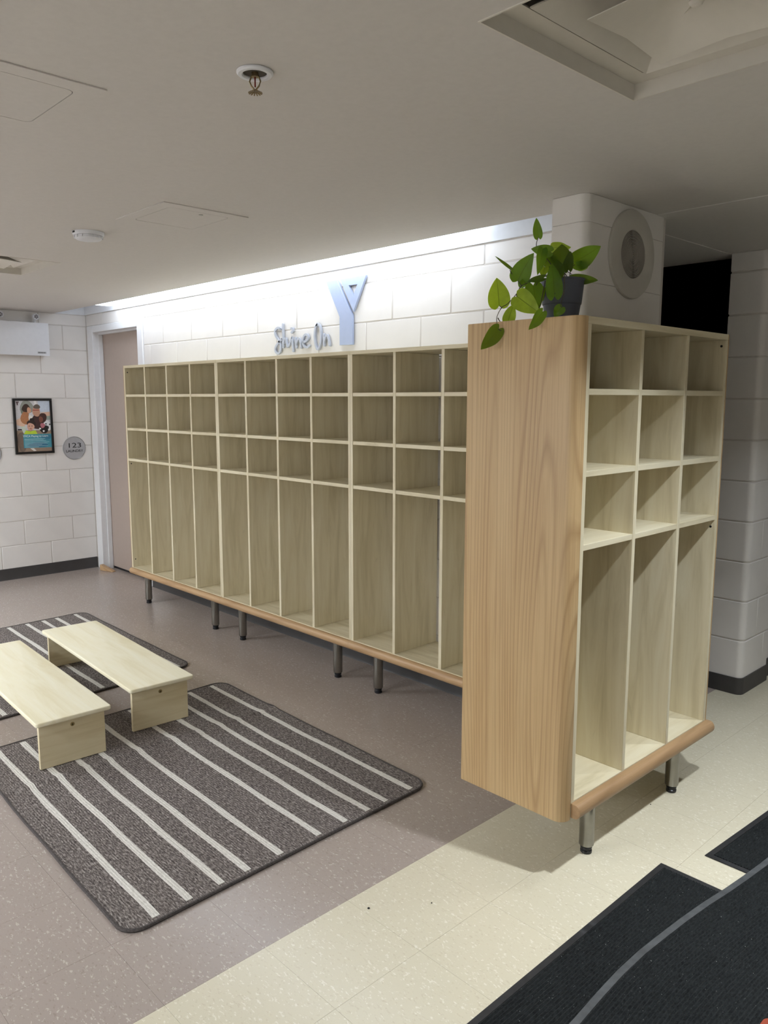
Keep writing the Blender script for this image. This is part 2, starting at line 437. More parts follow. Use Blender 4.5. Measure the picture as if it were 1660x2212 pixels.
# enclosing walls out of view
for nm, b in (('wall_front', (XL-.16, XR+.2, YB-.15, YB, 0, 2.6)), ('wall_right', (XR, XR+.15, YB, 4.5, 0, 2.6)), ('wall_end', (3.8, XR+.2, 4.4, 4.55, 0, 2.6))):
    tag(MB().box(*b).build(nm, BLOCK), kind='structure')
# hall behind the back wall; its unlit darkness is painted in near-black
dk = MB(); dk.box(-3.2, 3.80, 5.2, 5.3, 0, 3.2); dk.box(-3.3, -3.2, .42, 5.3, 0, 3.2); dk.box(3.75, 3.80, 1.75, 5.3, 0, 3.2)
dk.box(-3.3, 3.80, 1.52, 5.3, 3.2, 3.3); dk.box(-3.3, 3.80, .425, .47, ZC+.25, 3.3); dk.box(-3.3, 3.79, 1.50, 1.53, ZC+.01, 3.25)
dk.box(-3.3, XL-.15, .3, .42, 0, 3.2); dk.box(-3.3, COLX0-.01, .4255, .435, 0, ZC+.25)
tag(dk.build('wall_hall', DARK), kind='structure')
# ------------------------------------------------------------------ ceiling with its openings
SLOT = (XL, COLX0, YSLOT, YW+.01)
D1 = (4.478, 5.061, -1.392, -.809); D2 = (.645, 1.215, -1.475, -.905)
CAN = [(x-.055, x+.055, y-.055, y+.055) for (x, y), _ in DOWNLIGHTS]
def sheet(name, x0, x1, y0, y1, z, mat, holes, th=.02):
    xs = sorted({x0, x1, *[v for h in holes for v in h[:2] if x0 < v < x1]}); ys = sorted({y0, y1, *[v for h in holes for v in h[2:] if y0 < v < y1]})
    bm = bmesh.new(); V = {}
    def gv(x, y):
        if (x, y) not in V: V[(x, y)] = bm.verts.new((x, y, z))
        return V[(x, y)]
    for a, b in zip(xs, xs[1:]):
        for c, d in zip(ys, ys[1:]):
            mx, my = (a+b)/2, (c+d)/2
            if any(h[0] < mx < h[1] and h[2] < my < h[3] for h in holes): continue
            bm.faces.new((gv(a, c), gv(a, d), gv(b, d), gv(b, c)))
    bmesh.ops.recalc_face_normals(bm, faces=bm.faces[:])
    g = bmesh.ops.extrude_face_region(bm, geom=bm.faces[:])
    for v in g['geom']:
        if isinstance(v, bmesh.types.BMVert): v.co.z += th
    bmesh.ops.recalc_face_normals(bm, faces=bm.faces[:])
    m = MB(); m.bm.free(); m.bm = bm
    return tag(m.build(name, mat), kind='structure')
ceiling = sheet('ceiling', XL-.1, XR+.1, YB-.1, .345, ZC, CEIL, [SLOT, D1, D2, (XL-.2, 3.8, YSLOT, .4)])
c2 = sheet('ceiling_passage', 3.79, XR+.1, .345, 4.5, ZC-.003, CEIL, [])
c3 = sheet('ceiling_hall', -3.2, 3.79, .43, 1.50, ZC-.006, CEIL, [])
# cove recess above the slot
cv = MB()
cv.box(XL-.1, COLX0+.02, YW-.012, YW+.02, ZC+.002, 2.40)          # smooth board on the wall side
cv.box(XL-.1, COLX0+.02, YSLOT-.03, YSLOT-.001, ZC+.0205, 2.40)     # lip side
cv.box(XL-.1, COLX0+.02, YSLOT-.03, YW+.02, 2.40, 2.43)
cv.box(XL-.05, XL+.004, YSLOT-.001, YW-.0121, ZC+.001, 2.40)        # end board on the left wall
cv.box(COLX0, COLX0+.03, YSLOT-.03, YW+.02, ZC+.0205, 2.43)
tag(cv.build('trim_1', COVEW), kind='structure')
cf = thing('linear_cove_light', (1.2, .18, ZC), 'long bright strip light set in the ceiling slot along the wall above the cubbies', 'ceiling light')
MB().box(-.74, 3.10, YSLOT+.03, YW-.055, ZC+.026, ZC+.095).build('lens', LENS, cf)
MB().box(-.745, 3.105, YSLOT+.025, YW-.05, ZC+.0952, ZC+.13, .004).build('housing', WHITEP, cf)
# unseen fill panels added behind the camera to light the room
for x, y, wh in ((-.2, -3.2, 'over the left part of the room'), (2.6, -4.4, 'behind the viewer'), (1.6, -6.6, 'at the far end of the room, left'), (4.6, -6.6, 'at the far end of the room, right')):
    t = thing('added_fill_panel', (x, y, ZC), 'added unseen fill light panel '+wh, 'ceiling light', 'added fill light panels behind the viewer')
    MB().box(x-.61, x+.61, y-.31, y+.31, ZC-.020, ZC-.0005, .004).build('frame', WHITEP, t)
    MB().box(x-.58, x+.58, y-.28, y+.28, ZC-.024, ZC-.0202).build('lens', FILL, t)
for (x, y), wh in DOWNLIGHTS:
    t = thing('recessed_downlight', (x, y, ZC), 'round ceiling downlight '+wh, 'ceiling light', 'round downlights over the cream floor')
    MB().lathe([(.050, -.0005), (.085, -.0005), (.083, -.006), (.056, -.008), (.050, -.0005)], 32, Matrix.Translation((x, y, ZC)), cap=False).build('trim_ring', WHITEP, t)
    MB().lathe([(.0495, -.0015), (.0495, -.0005)], 32, Matrix.Translation((x, y, ZC))).build('lens', CANL, t)
# ------------------------------------------------------------------ baseboards
tag(MB().prism([(XL, 0), (XL+.012, 0), (XL+.007, .01), (XL+.005, .094), (XL, .096)], 'y', -2.9, YW-.005).build('baseboard_left', VINYL), kind='structure')
tag(MB().prism([(YW, 0), (YW-.012, 0), (YW-.007, .01), (YW-.005, .094), (YW, .096)], 'x', DOOR[1]+.003, COLX0).build('baseboard_back', VINYL), kind='structure')
def skirt(pts, r):  # vinyl base wrapped round a pier
    return pts
bp_ = MB(); bp_.prism(bullnose(PX0-.004, PY0-.006, PX1+.006, PY1+.004, .036, {'10'}, 6), 'z', 0, .088)
tag(bp_.build('baseboard_pier', VINYL), kind='structure')
bp_ = MB(); bp_.prism(bullnose(COLX0-.002, COLY0-.006, COLX1+.006, COLY1+.006, .034, {'10', '11'}, 6), 'z', 0, .09)
tag(bp_.build('baseboard_pillar', VINYL), kind='structure')
tag(MB().box(3.955, 3.963, 1.71, 4.4, 0, .10).build('baseboard_passage', VINYL), kind='structure')
# ------------------------------------------------------------------ door
dr = thing('door_1', (-.8, .35, 0), kind='structure')
def jamb(x0, x1, inner):
    mb = MB(); mb.box(x0, x1, YW-.012, .425, 0, DOOR[2], .003, 1)
    s = 1 if inner > 0 else -1
    return mb.build('door_jamb', PAINTW, dr)
jamb(-1.302, -1.20, 1); jamb(-.378, -.290, -1)
MB().box(-1.20, -.378, YW-.012, .425, 2.07, DOOR[2], .003, 1).build('door_head', PAINTW, dr)
MB().box(-1.2, -1.185, .352, .390, 0, 2.07, .002).build('door_stop', PAINTW, dr)
MB().box(-.393, -.378, .352, .390, 0, 2.07, .002).build('door_stop', PAINTW, dr)
MB().box(-1.185, -.393, .352, .390, 2.055, 2.07, .002).build('door_stop', PAINTW, dr)
MB().box(-1.197, -.381, .392, .424, .022, 2.062, .002).build('door_leaf', DOORM, dr)
MB().box(-1.197, -.381, .405, .424, .0, .02).build('door_gap_shade', BLACKP, dr)  # black strip painted in for the shaded gap under the leaf
# hall-side fill behind the door so nothing leaks
wedge = thing('door_wedge', (-1.12, .27, 0), 'small tan wooden wedge on the floor at the door jamb', 'door wedge')
mb = MB(); Mw = Matrix.Translation((-1.155, .285, 0)) @ Matrix.Rotation(math.radians(16), 4, 'Z')
mb.prism([(-.03, .001), (.13, .001), (.13, .005), (-.03, .052)], 'y', -.02, .02, .0015, 1)
for v in mb.bm.verts: v.co = Mw @ v.co
mb.build('wedge_block', OAK_X, wedge)
# ------------------------------------------------------------------ cubby units
T = .018; U = 1.2538; ZT = 1.748
HS = [1.5323, 1.2902, 1.0663]; ZB = .2569; PIT = (U-T)/4
LD = .305
def steel_leg(x, y, root, top=.236):
    mb = MB(); mb.lathe([(.0, .0285), (.0235, .0285), (.025, .031), (.025, top)], 28, Matrix.Translation((x, y, 0)))
    l = mb.build('leg', STEEL, root)
    f = MB(); f.lathe([(.0, .0), (.017, 0), (.0195, .003), (.0195, .010), (.0165, .013), (.0165, .016), (.0195, .018), (.0195, .024), (.012, .0285)], 24, Matrix.Translation((x, y, 0)))
    fo = f.build('foot', BLACKP, root)
    fo.parent = l
    return l
def make_unit(first):
    x0 = 0
    root = thing('cubby_unit', (U/2, .15, 0), 'x', 'cubby shelf', 'long run of pale wood cubby units along the wall')
    zl, zh = ZB-.019, ZT
    for a in (0, U-T): MB().box(a+.0003, a+T-.0003, .0, LD, zl, zh-.0185, .0007).build('side_panel', LAM['z'], root)
    for k in (1, 2, 3):
        c = T/2+k*PIT; MB().box(c-T/2, c+T/2, .0008, LD-.002, ZB, zh-.0185, .0007).build('divider', LAM['z'], root)
    MB().box(.0003, U-.0003, -.0005, LD, zh-.018, zh, .0008).build('top_board', LAM['x'], root)
    MB().box(T, U-T, .0005, LD, zl, ZB-.0004, .0007).build('bottom_board', LAM['x'], root)
    for z in HS:
        for k in range(4):
            c = T/2+k*PIT+T/2; MB().box(c+.0002, c+PIT-T-.0002, .0015, LD-.004, z-T/2, z+T/2, .0007).build('shelf', LAM['x'], root)
    pts = [(0, .208)]+[(-.006-.020*math.cos(t), .2305+.0225*math.sin(t)) for t in [math.radians(a) for a in range(-90, 91, 15)]]+[(0, .253)]
    MB().prism(pts, 'x', .0004, U-.0004).build('edge_rail', OAK_X, root, smooth=False)
    for a in (.1618, U-.1618): steel_leg(a, .043, root)
    return root
def copy_tree(o, parent=None):
    c = o.copy(); COL.objects.link(c); c.parent = parent
    for ch in list(o.children): copy_tree(ch, c)
    return c
u0 = make_unit(True)
labels = ['pale wood cubby unit at the far left end of the wall run, beside the door', 'middle pale wood cubby unit of the wall run, under the silver lettering', 'pale wood cubby unit of the wall run nearest the oak panel, partly hidden by it']
units = [u0]
for k in (1, 2):
    c = copy_tree(u0); c.location.x += k*U; units.append(c)
for r_, l_ in zip(units, labels): r_['label'] = l_
# fittings only on the first / third unit
MB().box(-.007, -.0002, .0, LD, .235, ZT, .0015).build('outer_skin', OAK_Z, u0, 'oak skin on the outer side')
for z in (1.70, 1.035, .315):
    MB().lathe([(0, 0), (.0045, 0), (.0045, .0012), (0, .0012)], 12, Matrix.Translation((T, .02, z)) @ Matrix.Rotation(math.pi/2, 4, 'Y'), cap=False).build('screw_cap', BLACKP, u0)
pr = units[2]
MB().box(2.735, 2.835, .272, .288, .72, 1.05, .001).build('back_cleat', LAM['z'], pr)
# end cabinet, seen from its open side
CX0, CX1, CY0, CC = 3.944, 4.2548, -.6045, .309
ec = thing('cubby_cabinet', (4.1, -.14, 0), 'three-column cubby cabinet standing end-on with a broad oak side panel', 'cubby shelf')
zl, zh = ZB-.019, ZT
for k in range(4):
    c = CY0+k*CC
    MB().box(CX0, CX1-.0005, c-T/2, c+T/2, zl if k in (0, 3) else ZB, zh-.0215, .0007).build('side_panel' if k in (0, 3) else 'divider', LAM['z'], ec)
MB().box(CX0, CX1, CY0-T/2, CY0+3*CC+T/2, zh-.021, zh, .0008).build('top_board', LAM['y'], ec)
MB().box(3.8625, CX0-.0005, CY0-T/2, -.1515, zh-.021, zh, .0008).build('rear_top_board', LAM['y'], ec)
MB().box(CX0, CX1-.001, CY0+T/2, CY0+3*CC-T/2, zl, ZB-.0004, .0007).build('bottom_board', LAM['y'], ec)
for z in HS:
    for k in range(3):
        c = CY0+k*CC+T/2; MB().box(CX0, CX1-.0015, c+.0002, c+CC-T-.0002, z-T/2, z+T/2, .0007).build('shelf', LAM['y'], ec)
MB().box(CX0-.012, CX0-.0005, CY0-T/2, -.1515, .2385, zh-.0215).build('back_panel', LAM['z'], ec)
MB().box(3.7618, 3.7955, .017, .31, ZT-.02, ZT-.001, .001).build('light_stop_top', LAM['x'], ec)  # unseen board added to keep cove light from falling through the gap
MB().box(3.7625, 3.86, -.002, .016, .205, ZT-.001, .001).build('light_stop_strip', LAM['z'], ec)  # added strip that blocks cove light between unit and panel
MB().box(3.846, 3.862, -.6138, -.002, .205, ZT-.0225, .001).build('rear_side_panel', LAM['z'], ec)
pts = bullnose(3.838, -.656, 4.2545, -.6138, .036, {'10'}, 10)
MB().prism(pts, 'z', .197, zh+.001, .003, 2).build('oak_side_panel', OAK_Z, ec, 'broad oak veneer panel with rounded front corner')
MB().box(CX0, CX1, CY0+3*CC+T/2+.0003, CY0+3*CC+T/2+.008, .236, zh, .0015).build('outer_skin', OAK_Z, ec, 'oak skin on the far side')
pts = [(CX1, .206)]+[(CX1+.014+.020*math.cos(t), .2295+.0235*math.sin(t)) for t in [math.radians(a) for a in range(-90, 91, 15)]]+[(CX1, .253)]
MB().prism(pts, 'y', CY0-.0085, CY0+3*CC+.022, .001, 1).build('edge_rail', OAK_Y, ec)
for y in (CY0+.1618, CY0+3*CC-.1618): steel_leg(4.2127, y, ec)
for z in (1.705, 1.03):
    MB().lathe([(0, 0), (.0045, 0), (.0045, .0012), (0, .0012)], 12, Matrix.Translation((4.238, CY0+3*CC-T/2, z)) @ Matrix.Rotation(math.pi/2, 4, 'X'), cap=False).build('screw_cap', BLACKP, ec)
# ------------------------------------------------------------------ rugs
def make_rug(name, NL, NR, FR, FL, tvals, label, ripple):
    NL, NR, FR, FL = map(Vector, (NL, NR, FR, FL)); ctr = (NL+NR+FR+FL)/4
    root = thing(name, (ctr.x, ctr.y, 0), label, 'rug', 'grey striped rugs under the benches')
    Ls, Lt = (NL-FL).length, (NR-NL).length; r = .065
    def pos(s, t, z=0):   # s 0 near ..1 far ; t 0 left .. 1 right
        p = (NL*(1-t)+NR*t)*(1-s)+(FL*(1-t)+FR*t)*s
        wob = .0012*math.sin(7*s+1.3)+.0012*math.sin(19*s+2*t)
        return Vector((p.x, p.y+wob, z+hgt(p.x, t)))
    def hgt(x, t):
        h = .0
        if ripple is not None: h = .007*math.exp(-((x-ripple)/.022)**2)
        return h
    def inset(s):
        d = min(s, 1-s)*Ls
        return 0 if d >= r else (r-math.sqrt(max(0, r*r-(r-d)**2)))/Lt
    th = .009
    def sheet_(t0f, t1f, ns, nt_, z, zb, name_, mat, smin=0, smax=1):
        mb = MB(); G = []; B = []
        for i in range(ns+1):
            s = smin+(smax-smin)*(.5-.5*math.cos(math.pi*i/ns)) if (smin, smax) == (0, 1) else smin+(smax-smin)*i/ns
            a, b = t0f(s), t1f(s)
            G.append([mb.bm.verts.new(pos(s, a+(b-a)*j/nt_, z)) for j in range(nt_+1)])
            B.append([mb.bm.verts.new(pos(s, a+(b-a)*j/nt_, zb)) for j in (0, nt_)])
        for i in range(ns):
            for j in range(nt_): mb.bm.faces.new((G[i][j], G[i][j+1], G[i+1][j+1], G[i+1][j]))
            mb.bm.faces.new((B[i][0], G[i][0], G[i+1][0], B[i+1][0])); mb.bm.faces.new((G[i][-1], B[i][1], B[i+1][1], G[i+1][-1]))
            mb.bm.faces.new((B[i][1], B[i][0], B[i+1][0], B[i+1][1]))
        for i in (0, ns): mb.bm.faces.new([B[i][0]]+G[i]+[B[i][1]])
        return mb.build(name_, mat, root)
    sheet_(lambda s: inset(s)+.0015, lambda s: 1-inset(s)-.0015, 60, 24, th, .0005, 'pile', RUG)
    for k, t in enumerate(tvals):
        hw = .0118/Lt
        sheet_(lambda s: t-hw+.0008*math.sin(30*s+k), lambda s: t+hw+.0008*math.sin(26*s+2*k), 48, 1, th+.0014, th-.002, 'stripe', STRIPE, .012, .988)
    pts = []
    N = 40
    for i in range(N+1): s = .0+i/N; s = .5-.5*math.cos(math.pi*s); pts.append(pos(s, inset(s), .0062))
    for i in range(N+1): s = 1-i/N; s = .5-.5*math.cos(math.pi*s); pts.append(pos(s, 1-inset(s), .0062))
    MB().tube(pts, .0058, 6, True).build('edge_binding', BIND, root)
    return root
TV = [.081, .168, .2585, .336, .4395, .571, .668, .755, .83, .936]
make_rug('striped_rug', (3.558, -1.768), (3.532, -.497), (1.99, -.472), (2.03, -1.735), TV, 'larger-looking grey rug with cream stripes in the foreground, under the near ends of the benches', 2.476)
make_rug('striped_rug', (1.705, -1.69), (1.632, -.452), (.112, -.432), (.17, -1.67), [t+.003 for t in TV], 'grey rug with cream stripes lying behind the other, under the far ends of the benches', None)
# ------------------------------------------------------------------ benches
def make_bench(nc, fc, label):
    nc, fc = Vector(nc), Vector(fc); d = (nc-fc); Lb = d.length; ang = math.atan2(d.y, d.x); c = (nc+fc)/2
    root = thing('low_bench', (c.x, c.y, 0), label, 'bench', 'low plywood benches on the rugs', rz=ang)
    W = .31; z1 = .223; th = .0185; z0 = .0115
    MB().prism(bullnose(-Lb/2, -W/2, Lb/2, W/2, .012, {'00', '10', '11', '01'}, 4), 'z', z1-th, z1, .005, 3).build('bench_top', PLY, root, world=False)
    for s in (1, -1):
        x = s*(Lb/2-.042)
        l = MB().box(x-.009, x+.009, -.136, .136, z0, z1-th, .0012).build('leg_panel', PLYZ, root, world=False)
        mb = MB(); Ms = Matrix.Translation((x+s*.009, 0, .172)) @ Matrix.Rotation(s*math.pi/2, 4, 'Y')
        mb.lathe([(.0085, 0), (.0085, .0012), (.006, .0016), (.0028, .0016), (.0024, .0004)], 20, Ms, cap=False)
        sc = mb.build('screw', BRASS, root, world=False); sc.parent = l
        MB().lathe([(0, .0003), (.003, .0003), (.003, .0006), (0, .0006)], 10, Ms, cap=False).build('screw_socket', INK, root, world=False).parent = l
    MB().box(-Lb/2+.052, Lb/2-.052, -.0095, .0095, z1-th-.045, z1-th-.0003, .001).build('center_rail', PLYZ, root, world=False)
    return root
make_bench((2.412, -1.430), (1.195, -1.385), 'low birch plywood bench on the left, cut by the photo edge')
make_bench((2.322, -.985), (1.105, -.925), 'low birch plywood bench on the right, nearer the cubbies')
# ------------------------------------------------------------------ black mats
def make_mat(loc, poly, z, label, worn=None, name='entrance_mat', group='black ribbed entrance mats'):
    """poly = [(x,y)] left edge list from near to far then right edge; ribbed pile inside a rubber border"""
    root = thing(name, (*loc, z), label, 'floor mat', group)
    return root
def ribmat(name, x0, x1, y0, y1, z, label, edge_pts=None, th=.007, worn=False):
    root = thing(name, ((x0+x1)/2, (y0+y1)/2, z), label, 'floor mat', 'black ribbed entrance mats')
    bw_ = .02
    ys = [y0+(y1-y0)*i/40 for i in range(41)]
    def xl(y):
        if not edge_pts: return x0
        e = edge_pts
        if y <= e[0][0]: return e[0][1]
        for (ya, xa), (yb, xb) in zip(e, e[1:]):
            if ya <= y <= yb:
                t = (y-ya)/(yb-ya); t = t*t*(3-2*t) if False else t
                return xa+(xb-xa)*t
        return e[-1][1]
    outl = [(xl(y), y) for y in ys]+[(x1, y1), (x1, y0)]
    MB().prism(outl, 'z', z+.0006, z+.0030, .0008, 1).build('rubber_base', RUBBER, root)
    # raised rubber border strip on the visible left edge and the far end
    mb = MB(); bm = mb.bm
    for a, b in zip(ys, ys[1:]):
        za = z+.0031; pa = [(xl(a), a), (xl(a)+bw_, a), (xl(b)+bw_, b), (xl(b), b)]
        zz = [z+.0031, z+.0048, z+.0048, z+.0031]
        f = [bm.verts.new((p[0], p[1], q)) for p, q in zip(pa, zz)]; bm.faces.new(f)
        g = [bm.verts.new((p[0], p[1], z+.0028)) for p in pa]; bm.faces.new(g[::-1])
        for k in range(4): bm.faces.new((g[k], g[(k+1) % 4], f[(k+1) % 4], f[k]))
    bmesh.ops.remove_doubles(bm, verts=bm.verts[:], dist=.00001)
    mb.build('border_strip', RUBBERL if worn else RUBBER, root, 'worn grey rubber edge' if worn else None)
    MB().box(xl(y1)+.001, x1, y1-bw_, y1, z+.0031, z+.0046, .0006).build('end_border', RUBBER, root)
    MB().box(x0+.01, x1, y0, y0+bw_, z+.0031, z+.0046, .0006).build('end_border', RUBBER, root)
    # ribs running the length of the mat
    mb = MB(); bm = mb.bm; pitch = .0095
    nr = int((x1-x0-bw_)/pitch); yy = [y0+bw_+(y1-y0-2*bw_)*i/30 for i in range(31)]
    cols = []
    for k in range(nr*2+1):
        col = []
        for y in yy:
            x = xl(y)+bw_+.0005+k*pitch/2*(x1-xl(y)-bw_)/(x1-x0-bw_)
            col.append(bm.verts.new((x, y, z+(.0075 if k % 2 else .0042))))
        cols.append(col)
    for A, B in zip(cols, cols[1:]):
        for i in range(len(yy)-1): bm.faces.new((A[i], B[i], B[i+1], A[i+1]))
    mb.build('ribbed_pile', PILE, root, kind='stuff')
    return root
ribmat('entrance_mat', 4.421, 5.55, -2.6, -.326, 0, 'black ribbed mat at the lower right with its short end facing the cabinet')
ribmat('entrance_mat', 4.500, 5.6, -.177, 2.2, 0, 'black ribbed mat on the right beyond the gap of cream floor', edge_pts=[(-.177, 4.50), (.279, 4.532), (2.2, 4.66)])
ribmat('entrance_mat', 4.60, 5.75, -2.55, 1.9, .008, 'black ribbed mat lying on top of the other two, grey rubber edge curving',
       edge_pts=[(-2.55, 4.66), (-1.6, 4.62), (-1.111, 4.597), (-.98, 4.588), (-.838, 4.582), (-.725, 4.587), (-.485, 4.606), (-.32, 4.629), (-.176, 4.645), (-.048, 4.656), (.4, 4.68), (1.9, 4.76)], worn=True)
# orange rubber piece, only its corner in the frame
om = thing('orange_mat', (5.2, -1.0, .016), 'orange mat corner at the very bottom right of the picture, on the black mat', 'floor mat')
MB().prism(bullnose(4.922, -1.35, 5.3, -.772, .02, {'00', '01'}, 8), 'z', .0165, .024, .002, 2).build('rubber_slab', ORANGE, om)
# specks of dirt on the cream floor
sp = MB()
for x, y, r in ((3.929, -1.177, .0042), (4.042, -1.022, .002), (4.209, .006, .0022)):
    sp.lathe([(0, .0004), (r, .0004), (r*.8, .0022), (r*.3, .003)], 8, Matrix.Translation((x, y, 0)), cap=False)
tag(sp.build('dirt_specks', INK), 'tiny dark specks scattered on the cream floor tiles', 'dirt', kind='stuff')
# ------------------------------------------------------------------ wall lettering and logo
lg = thing('wall_logo', (2.13, YW, 1.8), 'large pale blue letter Y emblem mounted on the block wall', 'sign')
MB().prism([(1.965, 2.169), (2.063, 2.168), (2.191, 1.968), (2.191, 1.808), (2.081, 1.810), (2.082, 1.965)], 'y', YW-.020, YW-.006, .0012, 1).build('left_arm_and_stem', LOGO, lg)
mb = MB(); bm = mb.bm
outer = [(2.091, 2.169), (2.304, 2.169), (2.199, 1.985)]; inner = [(2.161, 2.128), (2.234, 2.128), (2.199, 2.067)]
for y in (YW-.020, YW-.006):
    pass
A = [[bm.verts.new((x, y, z)) for x, z in L_] for y in (YW-.020, YW-.006) for L_ in (outer, inner)]
for i in range(3):
    j = (i+1) % 3
    for q in ((A[0][i], A[0][j], A[1][j], A[1][i]), (A[2][i], A[2][j], A[3][j], A[3][i]), (A[0][i], A[0][j], A[2][j], A[2][i]), (A[1][i], A[1][j], A[3][j], A[3][i])): bm.faces.new(q)
mb.build('right_triangle', LOGO, lg)
mb = MB()
for x, z in ((2.13, 1.86), (2.13, 1.93), (2.03, 2.12), (2.12, 2.155), (2.27, 2.155)): mb.box(x-.005, x+.005, YW-.007, YW+.001, z-.005, z+.005)
mb.build('standoff', STEEL, lg)
SHINE = [[(1.521, 1.934), (1.5, 1.942), (1.476, 1.939), (1.458, 1.922), (1.467, 1.895), (1.492, 1.87), (1.513, 1.845), (1.515, 1.818), (1.507, 1.797), (1.484, 1.788), (1.462, 1.801), (1.46, 1.821), (1.479, 1.842), (1.509, 1.862), (1.534, 1.874)],
 [(1.542, 1.96), (1.542, 1.926), (1.542, 1.891), (1.543, 1.856), (1.542, 1.824)], [(1.545, 1.848), (1.556, 1.871), (1.571, 1.872), (1.576, 1.85), (1.585, 1.824)],
 [(1.588, 1.83), (1.601, 1.832), (1.617, 1.853), (1.633, 1.877), (1.637, 1.834), (1.642, 1.796)], [(1.625, 1.93), (1.640, 1.929), (1.642, 1.915), (1.628, 1.907)],
 [(1.665, 1.872), (1.67, 1.841), (1.674, 1.816)], [(1.676, 1.841), (1.694, 1.867), (1.711, 1.856), (1.722, 1.813)],
 [(1.742, 1.842), (1.772, 1.851), (1.792, 1.868), (1.776, 1.886), (1.752, 1.88), (1.738, 1.851), (1.749, 1.823), (1.775, 1.813), (1.798, 1.821)],
 [(1.869, 1.927), (1.881, 1.939), (1.901, 1.924), (1.911, 1.883), (1.907, 1.838), (1.89, 1.804), (1.873, 1.799), (1.857, 1.828), (1.851, 1.874), (1.859, 1.919), (1.878, 1.941)],
 [(1.933, 1.878), (1.936, 1.849), (1.937, 1.816)], [(1.940, 1.841), (1.957, 1.87), (1.973, 1.863), (1.987, 1.814)]]
def catmull(p, n=5):
    out = []
    for i in range(len(p)-1):
        a, b, c, d = p[max(i-1, 0)], p[i], p[i+1], p[min(i+2, len(p)-1)]
        for k in range(n):
            t = k/n
            out.append(tuple(.5*(2*b[m]+(c[m]-a[m])*t+(2*a[m]-5*b[m]+4*c[m]-d[m])*t*t+(3*b[m]-a[m]-3*c[m]+d[m])*t**3) for m in range(len(b))))
    out.append(tuple(p[-1])); return out
sh = thing('wall_lettering', (1.72, YW, 1.78), 'handwritten style silver letters Shine On mounted on the block wall', 'sign')
letters = [[0], [1, 2], [3, 4], [5, 6], [7], [8], [9, 10]]
for L_ in letters:
    mb = MB(); bm = mb.bm
    for s_ in L_:
        p = catmull(SHINE[s_]); n = len(p); hw = .0066
        ring = []
        for i in range(n):
            a, b = p[max(i-1, 0)], p[min(i+1, n-1)]; dx, dz = b[0]-a[0], b[1]-a[1]; m_ = math.hypot(dx, dz) or 1
            nx, nz = -dz/m_*hw, dx/m_*hw
            y0_, y1_ = YW-.016-.0004*s_*.3, YW-.005
            ring.append([bm.verts.new((p[i][0]+nx, y0_, p[i][1]+nz)), bm.verts.new((p[i][0]-nx, y0_, p[i][1]-nz)), bm.verts.new((p[i][0]-nx, y1_, p[i][1]-nz)), bm.verts.new((p[i][0]+nx, y1_, p[i][1]+nz))])
        for a, b in zip(ring, ring[1:]):
            for k in range(4): bm.faces.new((a[k], a[(k+1) % 4], b[(k+1) % 4], b[k]))
        bm.faces.new(ring[0][::-1]); bm.faces.new(ring[-1])
        for e in (p[0], p[-1]):
            mb.lathe([(.0001, 0), (hw, 0), (hw, .011), (.0001, .011)], 14, Matrix.Translation((e[0], YW-.005, e[1])) @ Matrix.Rotation(math.pi/2, 4, 'X'), cap=False)
    mb.build('letter', LETTER, sh)
# ------------------------------------------------------------------ left wall: signs, poster, heater
RX = (math.pi/2, 0, math.pi/2)       # text plane facing +x
def round_sign(y, z, label, lines):
    t = thing('round_sign', (XL, y, z), label, 'sign')
    MB().lathe([(0, .0), (.101, .0), (.1015, .003), (.099, .0055), (0, .0055)], 48, Matrix.Translation((XL+.0006, y, z)) @ Matrix.Rotation(math.pi/2, 4, 'Y'), cap=False).build('disc', SIGNM, t)
    MB().tube([(XL+.0062, y+.0975*math.cos(a), z+.0975*math.sin(a)) for a in [2*math.pi*i/48 for i in range(48)]], .0018, 6, True).build('rim', STEEL, t)
    for body, size, dz, wd in lines:
        textmesh('lettering', body, size, INK, t, (.0068, 0, dz), RX, .0004, wd)
    return t
round_sign(.153, 1.083, 'round silver room sign reading 123 LAUNDRY beside the door', [('123', .058, .022, .108), ('LAUNDRY', .030, -.026, .148)])
round_sign(-.552, 1.065, 'round silver sign cut off by the left edge of the photo', [])
ps = thing('framed_poster', (XL, -.183, 1.28), 'black framed poster of a family with a teal caption, on the left wall', 'poster')
PY0_, PY1_, PZ0, PZ1 = -.342, -.024, 1.050, 1.512; bz = .0185
mb = MB()
for b in ((PY0_, PY1_, PZ0, PZ0+bz), (PY0_, PY1_, PZ1-bz, PZ1)): MB_ = mb.box(XL+.0006, XL+.020, b[0], b[1], b[2], b[3], .0015)
for b in ((PY0_, PY0_+bz, PZ0+bz, PZ1-bz), (PY1_-bz, PY1_, PZ0+bz, PZ1-bz)): mb.box(XL+.0006, XL+.020, b[0], b[1], b[2], b[3], .0015)
mb.build('frame', BLACKF, ps)
px0, px1, pz0, pz1 = PY0_+bz-.001, PY1_-bz+.001, PZ0+bz-.001, PZ1-bz+.001
def pmat(n, rgb): return plain('print_'+n, rgb, .35, var=.06, nscale=70)
PM = {}
pr_layer = [0]
picture = MB().box(XL+.0008, XL+.0100, px0, px1, pz0, pz1).build('print', pmat('wall', (205, 203, 205)), ps)
